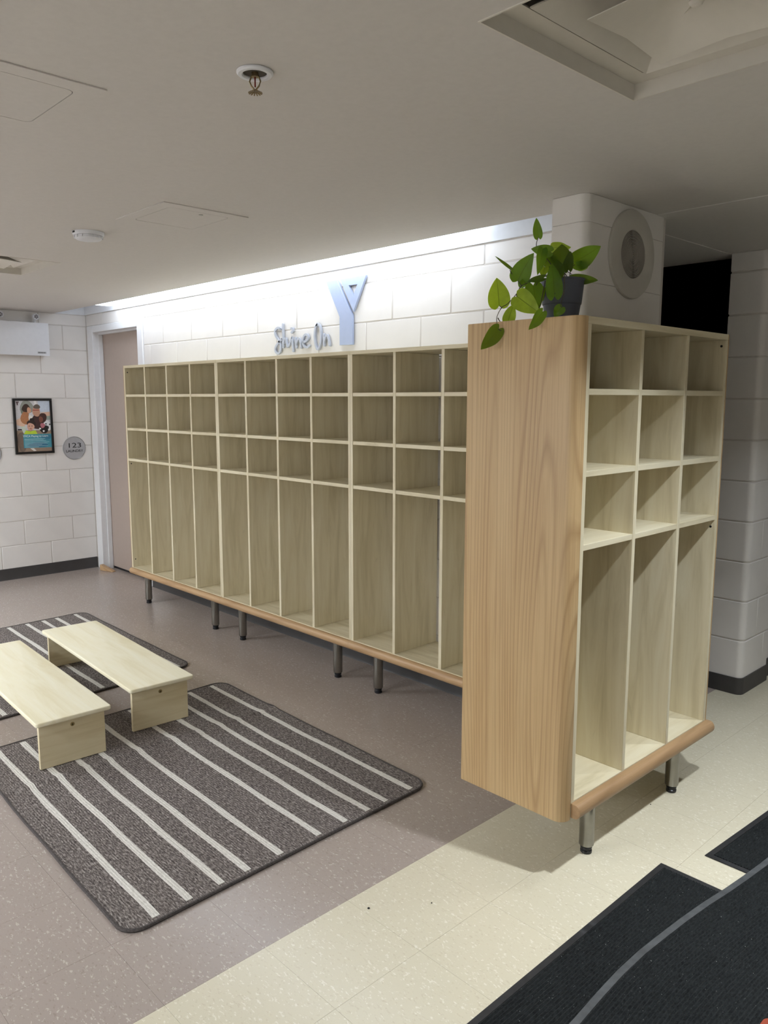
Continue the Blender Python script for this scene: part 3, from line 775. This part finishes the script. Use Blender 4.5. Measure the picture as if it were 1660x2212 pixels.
def patch(rgb, pts):
    """flat printed patch, poster coordinates 0..1 from top left"""
    pr_layer[0] += 1; x = XL+.0100+pr_layer[0]*.00006
    key = str(rgb)
    if key not in PM: PM[key] = pmat('ink_%d' % len(PM), rgb)
    bm = bmesh.new(); bm.faces.new([bm.verts.new((x-XL, px0+max(0, min(1, u))*(px1-px0)+.183, pz1-max(0, min(1, v))*(pz1-pz0)-1.28)) for u, v in pts])
    me = bpy.data.meshes.new('print_patch'); bm.to_mesh(me); bm.free(); me.materials.append(PM[key])
    o = addmesh('print_patch', me, picture); return o
def blob(cu, cv_, ru, rv, n=18, a0=0, rot=0, wob=.08):
    out = []
    for i in range(n):
        a = 2*math.pi*i/n+a0; k = 1+wob*math.sin(3*a+cu*20)
        u, v = ru*k*math.cos(a), rv*k*math.sin(a); out.append((cu+u*math.cos(rot)-v*math.sin(rot), cv_+u*math.sin(rot)+v*math.cos(rot)))
    return out
R4 = lambda u0, v0, u1, v1: [(u0, v0), (u1, v0), (u1, v1), (u0, v1)]
patch((150, 152, 142), blob(.33, .13, .20, .13)); patch((120, 126, 112), blob(.28, .2, .12, .1))
patch((228, 226, 224), R4(.55, 0, .62, .16)); patch((196, 206, 220), R4(.66, 0, 1, .22)); patch((150, 160, 150), R4(.85, .24, 1, .38))
patch((156, 134, 116), R4(0, .58, 1, 1)); patch((120, 104, 92), blob(.15, .8, .14, .2))
patch((222, 186, 160), [(.0, .38), (.18, .32), (.3, .42), (.22, .52), (.02, .47)])
patch((178, 122, 84), blob(.27, .34, .13, .13)); patch((226, 222, 214), blob(.42, .34, .06, .06))
patch((62, 44, 36), blob(.31, .15, .12, .08)); patch((206, 158, 130), blob(.39, .19, .06, .06))
patch((216, 176, 152), [(.72, .24), (1, .22), (1, .30), (.78, .31)])
patch((70, 46, 46), blob(.62, .42, .20, .15)); patch((196, 148, 124), blob(.60, .20, .11, .12)); patch((104, 92, 84), blob(.62, .12, .10, .045))
patch((150, 60, 56), R4(.50, .18, .68, .195)); patch((72, 46, 42), blob(.78, .34, .11, .10)); patch((124, 76, 62), blob(.72, .37, .06, .06))
patch((22, 20, 22), R4(.04, .55, .2, .575)); patch((200, 210, 196), [(.12, .5), (.26, .5), (.3, .62), (.2, .64)])
patch((230, 230, 232), blob(.88, .5, .12, .10)); patch((30, 28, 30), blob(.80, .56, .14, .08)); patch((182, 112, 122), blob(.76, .49, .07, .05))
for u, v in ((.86, .46), (.92, .52), (.97, .47), (.9, .57)): patch((28, 26, 30), blob(u, v, .022, .015))
for u, v in ((.78, .60), (.68, .55), (.94, .57)): patch((240, 238, 236), blob(u, v, .03, .018))
patch((40, 32, 32), blob(.46, .38, .07, .04)); patch((48, 36, 34), blob(.43, .46, .13, .08)); patch((216, 168, 146), blob(.41, .51, .105, .075))
for u in (.37, .45): patch((46, 30, 28), blob(u, .495, .018, .007))
patch((160, 84, 80), blob(.41, .55, .03, .008)); patch((190, 214, 62), [(.2, .66), (.26, .58), (.4, .60), (.54, .58), (.6, .66)])
patch((74, 148, 164), R4(.18, .655, 1, .925)); patch((52, 112, 140), blob(.6, .87, .3, .045)); patch((60, 124, 150), blob(.85, .72, .14, .05))
patch((232, 224, 216), [(.36, .93), (.46, .93), (.54, .985), (.46, .99)])
patch((60, 22, 26), [(.03, .02), (.06, .02), (.08, .06), (.08, .09), (.055, .09), (.055, .065)]); patch((60, 22, 26), [(.075, .02), (.115, .02), (.085, .06)])
WHI = pmat('white_text', (236, 244, 246))
textmesh('title_text', 'YMCA Playing to Learn', .024, WHI, ps, (.0136, .010, pz1-.695*(pz1-pz0)-1.28), RX, .0001, .205)
for k, (v, wd) in enumerate(((.745, .60), (.765, .55), (.785, .62), (.815, .72), (.84, .66), (.862, .5), (.884, .68), (.905, .4))):
    patch((176, 212, 220), R4(.21, v, .21+wd, v+.006))
# heater cabinet and valves
ht = thing('wall_heater', (XL, -.5, 1.87), 'white metal heater cabinet high on the left wall', 'heater')
MB().box(XL+.001, XL+.098, -1.25, -.058, 1.868, 2.122, .004, 2).build('casing', WHITEP, ht)
MB().box(XL+.0982, XL+.1035, -1.262, -.048, 1.862, 2.128, .002, 2).build('front_cover', WHITEP, ht)
lb = MB().box(XL+.1036, XL+.1050, -.148, -.078, 1.879, 1.895, .0006).build('name_plate', SIGNM, ht)
for k in range(4): MB().box(XL+.1051, XL+.1054, -.142+.015*k, -.132+.015*k, 1.884, 1.890).build('plate_mark', INK, ht).parent = lb
for y, wh in ((-.135, 'above the right end of the heater'), (-.415, 'above the heater at the left edge of the photo')):
    vt = thing('radiator_valve', (XL+.03, y, 2.13), 'small round white valve knob '+wh, 'valve', 'valve knobs above the heater')
    MB().tube([(XL+.035, y, 2.1285), (XL+.035, y, 2.20)], .011, 12).build('pipe', PAINTW, vt)
    MB().tube([(XL+.035, y, 2.178), (XL+.062, y, 2.178)], .014, 14).build('valve_body', PAINTW, vt)
    Mv = Matrix.Translation((XL+.062, y, 2.178)) @ Matrix.Rotation(math.pi/2, 4, 'Y')
    kb = MB().lathe([(0, 0), (.022, 0), (.026, .004), (.026, .018), (.022, .022), (0, .022)], 24, Mv, cap=False).build('knob', WHITEP, vt)
    mb = MB(); st = []
    for i in range(12):
        a = math.pi*i/6; r = .018 if i % 2 == 0 else .0135; st.append((y+r*math.sin(a), 2.178+r*math.cos(a)))
    mb.prism(st, 'x', XL+.0842, XL+.0875, .0005, 1); o = mb.build('star_grip', plain('valve_grey', (84, 80, 82), .5), vt)
    for s in (1, -1): MB().box(XL+.0876, XL+.0885, y-.009, y+.009, 2.178+s*.005-.0018, 2.178+s*.005+.0018).build('grip_slot', WHITEP, vt)
# ------------------------------------------------------------------ round speaker on the pillar
spk = thing('round_speaker', (COLX1, .158, 2.05), 'round off-white loudspeaker grille mounted on the pillar', 'speaker')
Ms = Matrix.Translation((COLX1+.0008, .158, 2.050)) @ Matrix.Rotation(math.pi/2, 4, 'Y')
MB().lathe([(.0885, .0), (.163, .0), (.163, .006), (.160, .010), (.152, .012), (.092, .012), (.0885, .010), (.0885, 0)], 64, Ms, cap=False).build('face_plate', plain('speaker_enamel', (196, 192, 184), .5, var=.02), spk)
MB().lathe([(0, .001), (.088, .001), (.088, .003), (0, .003)], 48, Ms, cap=False).build('grille_back', plain('speaker_dark', (48, 44, 42), .9), spk)
mb = MB()
for k in range(15):
    r = .004+k*.0058
    mb.lathe([(r, .004), (r+.0034, .004), (r+.0034, .010), (r, .010), (r, .004)], 48, Ms, cap=False)
mb.build('grille_rings', plain('speaker_ring', (160, 154, 146), .5), spk)
# ------------------------------------------------------------------ ceiling items
def access_panel(x0, x1, y0, y1, label, cam_lock):
    t = thing('access_panel', ((x0+x1)/2, (y0+y1)/2, ZC), label, 'access panel', 'painted access panels in the ceiling')
    m_ = .052
    outer = bullnose(x0, y0, x1, y1, .002, {'00', '10', '11', '01'}, 1); n = len(outer)
    # flat flange with a rounded opening
    inn = bullnose(x0+m_, y0+m_, x1-m_, y1-m_, .022, {'00', '10', '11', '01'}, 5)
    mb = MB(); bm = mb.bm
    cxx, cyy = (x0+x1)/2, (y0+y1)/2
    hx, hy = (x1-x0)/2, (y1-y0)/2
    def onrect(p):
        dx, dy = p[0]-cxx, p[1]-cyy; k = min(hx/abs(dx) if dx else 1e9, hy/abs(dy) if dy else 1e9); return (cxx+dx*k, cyy+dy*k)
    O = []
    for p in inn:
        q = list(onrect(p))
        if abs(abs(p[0]-cxx)-(hx-m_)) < .023 and abs(abs(p[1]-cyy)-(hy-m_)) < .023: q = [cxx+math.copysign(hx, p[0]-cxx), cyy+math.copysign(hy, p[1]-cyy)] if abs(abs(p[0]-cxx)/(hx-m_)-abs(p[1]-cyy)/(hy-m_)) < .05 else q
        O.append(q)
    zt_, zb_ = ZC-.0003, ZC-.0032
    a = [bm.verts.new((*p, zb_)) for p in O]; b = [bm.verts.new((*p, zb_)) for p in inn]
    c = [bm.verts.new((*p, zt_)) for p in O]; d = [bm.verts.new((*p, zt_)) for p in inn]
    m = len(inn)
    for i in range(m):
        j = (i+1) % m
        for q in ((a[i], a[j], b[j], b[i]), (c[i], c[j], d[j], d[i]), (a[i], a[j], c[j], c[i]), (b[i], b[j], d[j], d[i])): bm.faces.new(q)
    mb.build('flange', CEIL, t)
    MB().prism(bullnose(x0+m_+.0022, y0+m_+.0022, x1-m_-.0022, y1-m_-.0022, .020, {'00', '10', '11', '01'}, 5), 'z', ZC-.0030, ZC-.0003).build('panel_door', CEIL, t)
    MB().prism(inn, 'z', ZC-.0006, ZC-.0001).build('gap', plain('panel_gap', (70, 64, 58), .8), t)
    if cam_lock:
        MB().lathe([(0, -.0045), (.008, -.0045), (.009, -.0031), (0, -.0031)], 16, Matrix.Translation((x1-.085, (y0+y1)/2+.02, ZC)), cap=False).build('cam_lock', STEEL, t)
    return t
access_panel(3.266, 3.664, -2.155, -1.757, 'square access panel in the ceiling at the upper left edge of the photo', False)
access_panel(2.400, 2.796, -1.150, -.782, 'square access panel in the ceiling between the smoke detector and the cubbies', True)
def diffuser(x0, x1, y0, y1, label):
    t = thing('air_diffuser', ((x0+x1)/2, (y0+y1)/2, ZC), label, 'air vent', 'square air diffusers in the ceiling')
    cx, cy, h = (x0+x1)/2, (y0+y1)/2, (x1-x0)/2
    mb = MB(); zt_ = ZC+.16
    for b in ((x0, x0+.004, y0, y1), (x1-.004, x1, y0, y1), (x0+.004, x1-.004, y0, y0+.004), (x0+.004, x1-.004, y1-.004, y1)): mb.box(*b, ZC-.002, zt_)
    mb.build('neck', DIFF, t)
    MB().box(x0, x1, y0, y1, zt_, zt_+.01).build('duct', DARK, t)
    def frustum(name, profs):
        # profs: list of (half, z) swept square rings, closed into a thin shell
        mb = MB(); bm = mb.bm; rings = []
        for hh, z in profs: rings.append([bm.verts.new((cx+sx*hh, cy+sy*hh, ZC+z)) for sx, sy in ((-1, -1), (1, -1), (1, 1), (-1, 1))])
        for a, b in zip(rings, rings[1:]+rings[:1]):
            for k in range(4): bm.faces.new((a[k], a[(k+1) % 4], b[(k+1) % 4], b[k]))
        return mb.build(name, DIFF, t)
    frustum('ledge', [(h-.004, .037), (h-.052, .037), (h-.052, .034), (h-.004, .034)])
    frustum('outer_cone', [(h-.070, .022), (h-.070, .025), (h-.150, .082), (h-.150, .079)])
    # centre plate: a folded square sheet, shallow facets rising to the middle
    mb = MB(); bm = mb.bm; hh = h-.147
    def ringv(hf, zc_, zm, dz):
        return [bm.verts.new((cx+sx*hf, cy+sy*hf, ZC+dz+(zc_ if sx and sy else zm))) for sx, sy in ((-1, -1), (0, -1), (1, -1), (1, 0), (1, 1), (0, 1), (-1, 1), (-1, 0))]
    lo, hi = [], []
    for dz, L_ in ((0, lo), (.002, hi)):
        L_.append(ringv(hh, .000, .010, dz)); L_.append(ringv(.050, .040, .062, dz))
    for L_ in (lo, hi):
        for i in range(8):
            j = (i+1) % 8
            bm.faces.new((L_[0][i], L_[0][j], L_[1][j])); bm.faces.new((L_[0][i], L_[1][j], L_[1][i]))
        c_ = bm.verts.new((cx, cy, L_[1][0].co.z-.004))
        for i in range(8): bm.faces.new((L_[1][i], L_[1][(i+1) % 8], c_))
    for i in range(8):
        j = (i+1) % 8; bm.faces.new((lo[0][i], lo[0][j], hi[0][j], hi[0][i]))
    mb.build('center_plate', DIFF, t)
    MB().lathe([(0, .022), (.010, .024), (.014, .030), (.012, .042)], 20, Matrix.Translation((cx, cy, ZC)), cap=False).build('center_knob', DIFF, t)
    return t
diffuser(*D1, 'square louvred air diffuser recessed in the ceiling at the upper right')
diffuser(*D2, 'square louvred air diffuser in the ceiling at the left edge, above the heater')
sd = thing('smoke_detector', (2.07, -1.12, ZC), 'round white smoke detector on the ceiling left of the cubbies', 'smoke detector')
Md = Matrix.Translation((2.07, -1.12, ZC))
MB().lathe([(0, -.0005), (.066, -.0005), (.066, -.010), (.062, -.016), (0, -.016)], 40, Md, cap=False).build('base', WHITEP, sd)
MB().lathe([(0, -.0165), (.056, -.0165), (.056, -.026), (.050, -.032), (.030, -.036), (0, -.037)], 40, Md, cap=False).build('cover', WHITEP, sd)
mb = MB()
for i in range(14):
    a = 2*math.pi*i/14; mb.box(.052, .060, -.004, .004, -.027, -.017, 0, 1, Md @ Matrix.Rotation(a, 4, 'Z'))
mb.build('vent_ribs', WHITEP, sd)
MB().box(2.066, 2.082, -1.188, -1.184, ZC-.010, ZC-.003).build('label_tab', INK, sd)
sk = thing('fire_sprinkler', (3.985, -1.565, ZC), 'bronze fire sprinkler head in a white ring on the ceiling', 'sprinkler')
SX, SY = 3.988, -1.566
Mk = Matrix.Translation((SX, SY, ZC))
MB().lathe([(.0265, -.001), (.0405, -.001), (.0405, -.004), (.037, -.0075), (.029, -.0075), (.0265, -.005), (.0265, -.001)], 40, Mk, cap=False).build('escutcheon', WHITEP, sk)
MB().lathe([(0, -.0006), (.0263, -.0006), (.0263, -.0022), (0, -.0022)], 32, Mk, cap=False).build('cup', plain('cup_dark', (70, 64, 56), .6), sk)
fr = MB(); fr.lathe([(0, -.0023), (.008, -.0023), (.008, -.011), (0, -.011)], 16, Mk, cap=False)
for s in (1, -1): fr.tube([(SX+s*.005, SY+s*.005, ZC-.008), (SX+s*.0085, SY+s*.0085, ZC-.020), (SX+s*.006, SY+s*.006, ZC-.030), (SX, SY, ZC-.039)], .0018, 8)
fr.build('frame_arms', BRONZE, sk)
MB().tube([(SX, SY, ZC-.0112), (SX, SY, ZC-.032)], lambda t: .0016+.001*math.sin(math.pi*t), 10).build('glass_bulb', RED, sk)
mb = MB(); mb.lathe([(0, -.0390), (.007, -.0390), (.007, -.0405), (0, -.0405)], 20, Mk, cap=False)
for i in range(14):
    a = 2*math.pi*i/14; mb.box(.006, .0165, -.0013, .0013, -.001, .0002, 0, 1, Mk @ Matrix.Rotation(a, 4, 'Z') @ Matrix.Translation((0, 0, -.0395)) @ Matrix.Rotation(.28, 4, 'Y'))
mb.build('deflector', BRONZE, sk)
# ------------------------------------------------------------------ potted plant
PPX, PPY = 4.068, -.475
pl = thing('potted_plant', (PPX, PPY, ZT), 'heart-leaved trailing plant in a grey plastic pot on top of the end cabinet', 'plant')
Mp = Matrix.Translation((PPX, PPY, ZT))
MB().lathe([(0, .0015), (.050, .0015), (.058, .055), (.0595, .056), (.061, .060), (.0675, .128), (.0695, .130), (.0695, .134), (.0655, .134), (.063, .124), (.062, .118), (0, .118)], 48, Mp, cap=False).build('pot', POT, pl)
MB().lathe([(0, .119), (.061, .119), (.058, .123), (.03, .126), (0, .127)], 24, Mp, cap=False).build('soil', SOIL, pl)
LEAVES = [
   ((3.918,-0.6,1.805),(3.923,-0.62,1.888),0.0632,2),((3.959,-0.56,1.881),(4.038,-0.6,1.946),0.0609,1),((3.962,-0.6,1.914),(3.929,-0.64,1.951),0.0088,0),
   ((4.004,-0.52,2.013),(4.008,-0.54,2.067),0.0265,1),((4.047,-0.46,1.918),(4.04,-0.45,1.999),0.0751,0),((4.071,-0.42,1.941),(4.143,-0.38,1.984),0.061,1),
   ((4.082,-0.42,1.93),(4.092,-0.36,1.93),0.0284,1),((4.098,-0.47,1.88),(4.163,-0.42,1.877),0.03,0),((4.022,-0.52,1.974),(4.029,-0.55,1.896),0.0301,1),
   ((4.039,-0.5,1.967),(3.992,-0.54,1.977),0.0341,1),((4.105,-0.57,1.82),(4.101,-0.58,1.918),0.0467,1),((4.033,-0.58,1.858),(4.065,-0.6,1.774),0.0494,1),
   ((4.003,-0.62,1.824),(4.091,-0.63,1.769),0.0593,2),((4.017,-0.5,1.923),(4.025,-0.52,1.889),0.0263,2),((3.977,-0.63,1.748),(3.99,-0.62,1.803),0.0359,2),
   ((4.138,-0.675,1.764),(4.111,-0.7,1.711),0.033,1),((3.978,-0.675,1.725),(3.939,-0.71,1.661),0.0454,0),((4.102,-0.55,1.88),(4.082,-0.53,1.94),0.0371,0),
   ((4.106,-0.5,1.905),(4.079,-0.46,1.975),0.0308,0),((3.977,-0.4,2.0),(4.044,-0.4,1.992),0.0356,2),((4.064,-0.57,1.878),(4.024,-0.6,1.869),0.0196,0),
   ((3.991,-0.55,1.876),(3.978,-0.58,1.871),0.0222,1),((4.147,-0.59,1.783),(4.126,-0.6,1.756),0.0299,1),((4.047,-0.54,1.853),(4.035,-0.53,1.814),0.0239,0),
   ((4.017,-0.46,1.959),(4.017,-0.5,1.927),0.0368,0),((4.062,-0.5,1.879),(4.06,-0.52,1.916),0.032,0),((4.002,-0.47,1.967),(3.992,-0.5,1.941),0.0286,1)]
VINES = [
   [(4.047,-0.5,1.88),(4.051,-0.56,1.888),(4.023,-0.58,1.869),(3.996,-0.59,1.859),(3.992,-0.61,1.833),(3.967,-0.62,1.805),(3.952,-0.63,1.794),(3.961,-0.665,1.76),(3.975,-0.675,1.727),(3.991,-0.68,1.718)],
   [(3.996,-0.59,1.859),(3.966,-0.57,1.88)],[(3.992,-0.61,1.833),(4.003,-0.62,1.819)],[(3.944,-0.62,1.795),(3.926,-0.61,1.804)],[(3.961,-0.66,1.76),(3.966,-0.65,1.747),(3.976,-0.63,1.75)],
   [(4.053,-0.48,1.872),(4.041,-0.5,1.928),(4.005,-0.52,1.976),(3.997,-0.52,1.993),(4.004,-0.52,2.013)],[(3.962,-0.6,1.914),(3.951,-0.59,1.909),(3.95,-0.57,1.895)],
   [(4.07,-0.47,1.871),(4.067,-0.46,1.906),(4.076,-0.46,1.92)],[(4.082,-0.46,1.871),(4.074,-0.44,1.915),(4.075,-0.42,1.933)],[(4.068,-0.46,1.872),(4.067,-0.46,1.908),(4.095,-0.46,1.895)],
   [(4.061,-0.50,1.875),(4.054,-0.552,1.89),(4.042,-0.58,1.857)],[(4.088,-0.47,1.875),(4.125,-0.548,1.885),(4.142,-0.575,1.83),(4.149,-0.6,1.789),(4.154,-0.6,1.78)],
   [(4.062,-0.56,1.87),(4.085,-0.61,1.798),(4.079,-0.62,1.773),(4.133,-0.67,1.763)],[(4.055,-0.47,1.872),(4.045,-0.46,1.916)],[(4.06,-0.47,1.872),(4.096,-0.54,1.895)],[(4.08,-0.50,1.872),(4.100,-0.555,1.89),(4.107,-0.57,1.826)]]
for v in VINES:
    p = catmull([tuple(q) for q in v], 5)
    MB().tube(p, lambda t: .0016-.0006*t, 6).build('stem', STEM, pl)
def leaf(B, T_, wd, ci, idx):
    rnd = random.Random(idx*13+5)
    B, T_ = Vector(B), Vector(T_); d = T_-B; L = d.length; d.normalize()
    n = (CAM-B).normalized(); n = (n-d*n.dot(d)).normalized()
    n = (Matrix.Rotation(rnd.uniform(-.45, .45), 3, d) @ n) if wd > .012 else n
    s = d.cross(n).normalized(); n = s.cross(d)
    bm = bmesh.new(); uvl = bm.loops.layers.uv.new('UVMap'); NI, NJ = 12, 8; G = []; uv = {}
    mx = max(((t+.02)**.34)*((1-t)**.86) for t in [i/50 for i in range(51)])
    curl = rnd.uniform(.06, .16)*L; fold = rnd.uniform(.10, .28)
    for i in range(NI+1):
        t = (i/NI)**1.25; f = ((t+.02)**.34)*((1-t)**.86)/mx; row = []
        if t > .93: f = max(f*.9, 0)
        for j in range(NJ+1):
            c = (j/NJ)*2-1
            back = .20*L*(abs(c)**.8)*(1-.45*abs(c)**3)*max(0, 1-t*2.0)**1.3
            p = B+d*(L*t-back)+s*(wd*.56*f*c)+n*(abs(c)*f*wd/2*fold-curl*(t*t)+curl*.35*math.sin(3*t)+.002*math.sin(9*t+idx)*abs(c))
            v = bm.verts.new(p-Vector((PPX, PPY, ZT))); uv[v] = (.5+.5*c, t); row.append(v)
        G.append(row)
    for i in range(NI):
        for j in range(NJ):
            fc = bm.faces.new((G[i][j], G[i][j+1], G[i+1][j+1], G[i+1][j])); fc.smooth = True
            for lp in fc.loops: lp[uvl].uv = uv[lp.vert]
    bmesh.ops.remove_doubles(bm, verts=bm.verts[:], dist=.00005)
    me = bpy.data.meshes.new('leaf'); bm.to_mesh(me); bm.free(); me.materials.append(LEAFM[ci])
    addmesh('leaf', me, pl)
for i, (b, t, wd, ci) in enumerate(LEAVES): leaf(b, t, wd, ci, i)
